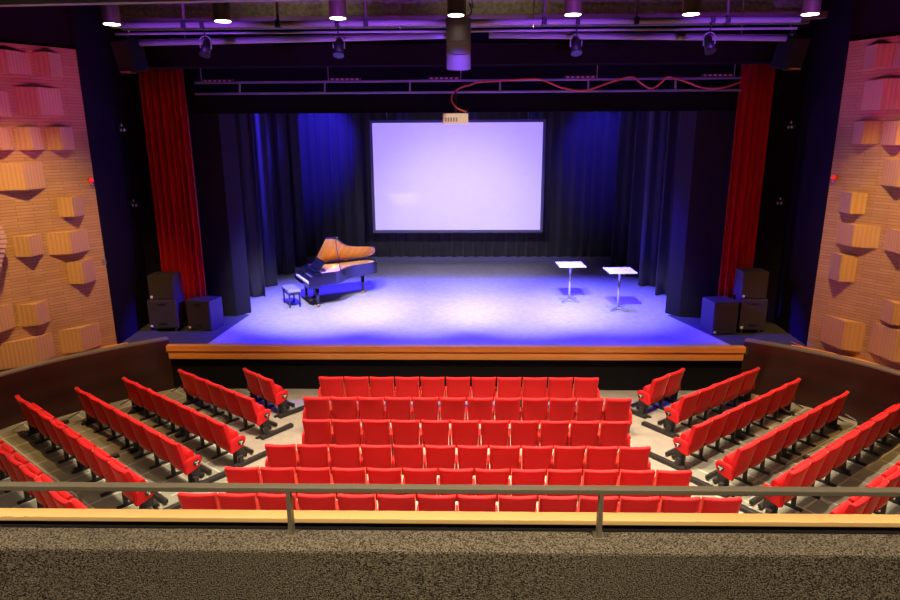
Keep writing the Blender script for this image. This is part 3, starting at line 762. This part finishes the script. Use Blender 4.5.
# projector
p = on(455.5, 112.5, y=15.0); q0 = on(443, 118, y=15.0); q1 = on(468.5, 118, y=15.0); zb = on(455.5, 124, y=15.0).z
e = empty('projector', p, 0, 'cream ceiling projector hanging above the projection screen', 'projector')
hw = (q1.x-q0.x)/2
bm = nb(); box(bm, -hw, hw, -.02, .42, zb-p.z, -.02, bev=.015); link('casing', bm, M['cream'], e)
bm = nb(); tube(bm, (.08, .42, (zb-p.z)/2), (.08, .5, (zb-p.z)/2), .06, n=14); link('lens', bm, M['black'], e)
bm = nb()
for k in range(5): box(bm, -hw+.05+.06*k, -hw+.09+.06*k, -.026, -.018, zb-p.z+.05, zb-p.z+.14)
link('vent', bm, M['pipe'], e)
bm = nb(); tube(bm, (0, .2, -.02), (0, .2, .55), .02, n=8); box(bm, -.12, .12, .1, .3, -.02, .0); tube(bm, (hw-.02, .1, -.02), (hw-.02, .1, .08), .01, n=6); link('mount', bm, M['black'], e)
# hanging side loudspeakers
for (u, v0, v1, rz, tl, lb) in ((130, 39, 72, -.35, -.12, 'piano'), (790, 37, 69, .35, .12, 'table')):
    p = on(u, (v0+v1)/2, y=14.2)
    H = on(u, v0, y=14.2).z-on(u, v1, y=14.2).z
    e = empty('wall_loudspeaker', p, rz, f'black loudspeaker bracketed high on the splay wall, {lb} side', 'loudspeaker', 'high side loudspeakers')
    T = Matrix.Rotation(math.radians(-14)*-1, 4, 'X')
    bm = nb(); box(bm, -.22, .22, -.2, .2, -H/2, H/2, T=T, bev=.015); link('cabinet', bm, M['black'], e)
    bm = nb(); box(bm, -.19, .19, -.215, -.2, -H/2+.03, H/2-.03, T=T); link('grille', bm, M['grille'], e)
    bm = nb(); box(bm, -.03, .03, -.05, .05, H/2-.02, H/2+.10); box(bm, -.12, .12, -.03, .03, H/2+.02, H/2+.05)
    tube(bm, (0, 0, H/2+.08), (0, .25, H/2+.6), .02, n=8); link('bracket', bm, M['chrome'], e)
    bm = nb(); box(bm, -.12, .12, -.2, -.0, -H/2-.03, -H/2-.0); link('foot_bracket', bm, M['brass'], e)
# small fixtures on the black splay walls
def splay_x(y, left): return -7.99-(y-13.8)/2*.17 if left else 7.67+(y-13.92)/1.88*.13
for (u, v, left, lb) in ((118, 128, True, 'upper small wall lamp on the piano-side black splay wall'), (130, 203, True, 'lower small wall lamp on the piano-side black splay wall'),
                         (796, 125, False, 'upper small wall lamp on the table-side black splay wall'), (785, 201, False, 'lower small wall lamp on the table-side black splay wall')):
    best = min((abs(on(u, v, y=13.8+k*.02).x-splay_x(13.8+k*.02, left)), 13.8+k*.02) for k in range(98))[1]
    p = on(u, v, y=best)
    e = empty('wall_lamp', p, -.08 if left else -.07, lb, 'wall lamp', 'small wall lamps')
    s = 1 if left else -1
    nx = s
    bm = nb(); box(bm, min(0, nx*.03)-.01, max(0, nx*.03), -.06, .06, -.07, .07, bev=.006); link('back_plate', bm, M['black'], e)
    bm = nb(); tube(bm, (nx*.03, 0, .0), (nx*.12, -.03, .0), .02, n=8); tube(bm, (nx*.12, -.03, .06), (nx*.12, -.03, -.08), .045, .055, n=12); link('lamp_body', bm, M['black'], e)
    for p0_, p1_, r_ in (((nx*.12, -.08, -.07), (nx*.12, -.09, -.02), .022), ((nx*.19, -.06, -.075), (nx*.19, -.065, -.02), .022), ((nx*.14, -.07, .03), (nx*.14, -.075, .09), .016)):
        bm = nb(); tube(bm, p0_, p1_, r_, n=8); link('fitting', bm, M['white'], e)  # white stands in for the glints on chrome fittings
# red indicator lamps at the brick edge
for w, u, v, lb in ((wl, 91, 180.5, 'small red lamp on the edge of the piano-side brick wall'), (wr, 834, 177.5, 'small red lamp on the edge of the table-side brick wall')):
    s, z = w.hit(u, v, .05)
    p = w.P + w.d*s + w.n*.0; p.z = z
    e = empty('indicator_lamp', p, math.atan2(w.n.y, w.n.x), lb, 'lamp', 'red indicator lamps')
    bm = nb(); tube(bm, (0, 0, -.0), (.03, 0, 0), .05, n=14); link('base', bm, M['redcurtain'], e)
    bm = nb(); ball(bm, (.06, 0, .0), .05); link('dome', bm, M['redlamp'], e)
    bm = nb(); tube(bm, (.03, 0, -.05), (.05, 0, -.10), .03, .02, n=10); link('sounder', bm, M['chrome'], e)
s, z = wl.hit(104, 262); p = wl.P+wl.d*s; p.z = z
bm = nb(); box(bm, -.0, .015, -.045, .045, -.06, .06, bev=.004); box(bm, .015, .022, -.015, .015, -.03, .0)
tag(link('switch_plate', bm, M['cap'], None, p, math.atan2(wl.n.y, wl.n.x)), 'small grey switch plate low on the piano-side brick edge', 'switch')
# slatted baffle standing off the brick at the picture edge
s0, z0 = wl.hit(8, 241, .35); s1, z1 = wl.hit(-30, 205, .35); s2, z2 = wl.hit(-30, 330, .35)
e = empty('slatted_baffle', wl.P+wl.d*s0+wl.n*.0+Vector((0, 0, z0)), math.atan2(wl.d.y, wl.d.x), 'pale slatted baffle projecting from the piano-side brick wall', 'baffle')
sg = 1 if wl.n.dot(Vector((-wl.d.y, wl.d.x, 0))) > 0 else -1
for k in range(14):
    zz = -.75+.09*k; st = abs(zz)*.22 if zz > 0 else abs(zz)*.35
    bm = nb(); box(bm, st, 1.1, *sorted((sg*.30, sg*.34)), zz, zz+.055); link('slat', bm, M['pinkslat'], e)
bm = nb(); box(bm, .35, .42, *sorted((-sg*.01, sg*.30)), -.7, .4); box(bm, 1.0, 1.06, *sorted((-sg*.01, sg*.30)), -.7, .4); link('support_frame', bm, M['beam'], e)
# cables on the table-side apron
P = smooth_path([(b3.x+.35, b3.y+.25, SZ+.02), (b3.x+.55, b3.y-.05, SZ+.02), (b3.x+.62, b3.y-.4, SZ+.02), (7.5, 14.2, SZ+.03), (7.55, 13.85, SZ+.05)], 6)
bm = nb(); path_tube(bm, P, .014, 6); tag(link('floor_cable', bm, M['orange']), 'orange cable lying on the apron by the table-side speakers', 'cable')
# pale nosing strips at the wall ends of the steps
for i, (u, v, lb) in enumerate([(14, 430, 'piano'), (27, 434, 'piano'), (70, 418, 'piano'), (84, 420, 'piano'), (121, 405, 'piano'), (132, 408, 'piano'), (172, 392, 'piano'), (802, 408, 'table'), (842, 421, 'table'), (855, 420, 'table'), (895, 437, 'table'), (788, 412, 'table')]):
    p = on(u, v, z=.20); q = on(u+(8 if u < 450 else -8), v-4.5, z=.20)
    bm = nb(); d = (q-p); L = max(.3, min(d.length, .8)); box(bm, -L/2, L/2, -.012, .012, 0, .02)
    c = (p+q)/2; tag(link('step_nosing', bm, M['chrome'], None, c, math.atan2(d.y, d.x)), f'pale metal step edge against the dado, {ORD[i] if i < 7 else ORD[i-7]} along the {lb}-side wall', 'step edge', 'step edges along the dado')
    bm = nb()

# ------------------------------------------------------------------ lights
def spot(loc, tgt, col, e, size, blend=.5, r=.15, name='stage_light'):
    l = bpy.data.lights.new(name, 'SPOT'); l.color = col; l.energy = e; l.spot_size = math.radians(size); l.spot_blend = blend; l.shadow_soft_size = r
    o = bpy.data.objects.new(name, l); COL.objects.link(o); o.location = loc
    o.rotation_euler = (Vector(tgt)-Vector(loc)).to_track_quat('-Z', 'Y').to_euler(); return o
def area(loc, tgt, col, e, sx, sy, name='house_light', spread=180):
    l = bpy.data.lights.new(name, 'AREA'); l.shape = 'RECTANGLE'; l.size = sx; l.size_y = sy; l.color = col; l.energy = e; l.spread = math.radians(spread)
    o = bpy.data.objects.new(name, l); COL.objects.link(o); o.location = loc
    o.rotation_euler = (Vector(tgt)-Vector(loc)).to_track_quat('-Z', 'Y').to_euler(); return o
WARM = (1, .80, .56); BLUE = (.035, .02, 1); LAV = (.78, .74, 1); MAG = (1, .08, .42); VIO = (.35, .12, 1)
# downlights in the ceiling row
for u in (112, 223, 338, 456, 573, 691, 810):
    p = on(u, 20, y=10); spot((p.x, 10, p.z-.05), (p.x, 9.6, 0), WARM, 2800, 80, .7, .12, 'downlight_beam')
# second row of house lights over the balcony
for x in (-6, -2, 2, 6): spot((x, 1.4, 8.8), (x, 3.0, 1), WARM, 1500, 84, .6, .15, 'house_downlight')
area((0, -2.5, 7.5), (0, 6, 2.5), (1, .66, .40), 18, 8, 1.2, 'rear_fill')  # unseen fill added to lift the dark inner face of the parapet
for sx in (-1, 1):
    spot((sx*6.5, 9.6, 8.9), (sx*8.7, 12.3, 2.2), (1, .58, .20), 2600, 58, .9, .06, 'wall_wash')
    spot((sx*4.2, 8.0, 4.0), (sx*8.6, 12, 7.4), (1, .05, .62), 800, 46, .8, .06, 'magenta_wash')
    spot((sx*-2.0, 17.2, 6.0), (sx*8.6, 12.6, 5.0), (.5, .18, 1), 750, 60, .6, .2, 'violet_spill')
# stage
for x in (-4.2, -1.4, 1.4): spot((x*.8, 12.0, 7.7), (x+.2, 17.3, SZ), LAV, 6800, 42, 1, .1, 'front_light')
for x in (-4.2, -2.2, 0, 2.2, 4.0):
    spot((x, 16.6, 7.0), (x, 16.6, SZ), BLUE, 7000, 60, .7, .15, 'blue_wash')
    spot((x, 19.3, 7.3), (x, 18.6, SZ), BLUE, 3600, 60, .8, .15, 'blue_wash')
spot((-3.8, 21.2, 7.4), (-6.4, 20.0, 5.6), BLUE, 9500, 66, .7, .12, 'blue_sidelight')
spot((-4.6, 22.5, 7.3), (-5.6, 25, 5.6), BLUE, 2600, 60, .7, .15, 'blue_backlight')
spot((4.6, 22.5, 7.3), (5.0, 25, 5.4), BLUE, 1200, 60, .7, .15, 'blue_backlight')
for sx in (-1, 1): spot((sx*-4.0, 15.0, 6.1), (sx*6.15, 15.05, 1.45), BLUE, 20000, 13, .8, .1, 'blue_crosslight')
spot((2.1, 5.0, 8.6), (-.2, 15.0, 6.1), WARM, 2600, 4, .6, .05, 'projector_fill')  # unseen narrow spot added only to brighten the projector casing
for x in (-2.4, .2, 2.6): spot((x, 24.6, 7.7), (x, 25.05, 2.6), BLUE, 260, 40, .8, .1, 'blue_backlight')
spot((2.2, 12.0, 7.7), (3.9, 17.2, SZ), LAV, 3600, 36, 1, .1, 'front_light')
spot((-.1, 15.75, 5.95), (-.3, 24.0, 1.9), (.85, .80, 1), 1500, 64, 1, .05, 'projector_beam')
# unseen violet spots added mid-hall to colour the bar and pipes
for x in (-4.5, -1.5, 1.5, 4.5): spot((x, 7.6, 6.5), (x, 11.5, 7.5), (.30, .06, 1), 1000, 40, .8, .1, 'violet_fill')
spot((0, 7.0, 5.0), (-.1, 10.6, 6.60), (.16, .06, 1), 3000, 12, .6, .05, 'cluster_fill')  # added spot without a fixture, turns the lower cluster blue
for x in (-3.2, .6): spot((x, 10.0, 9.1), (x, 13, 8.4), (1, .82, .5), 70, 60, .9, .1, 'ceiling_bay_fill')  # unseen lamps added in place of downlight bounce on the foil
w = bpy.data.worlds.new('world'); SC.world = w; w.use_nodes = True
w.node_tree.nodes['Background'].inputs[0].default_value = (.5, .4, .5, 1); w.node_tree.nodes['Background'].inputs[1].default_value = .01

vs = SC.view_settings; vs.view_transform = 'Standard'; vs.look = 'None'; vs.exposure = 0; vs.gamma = 1; vs.use_curve_mapping = False
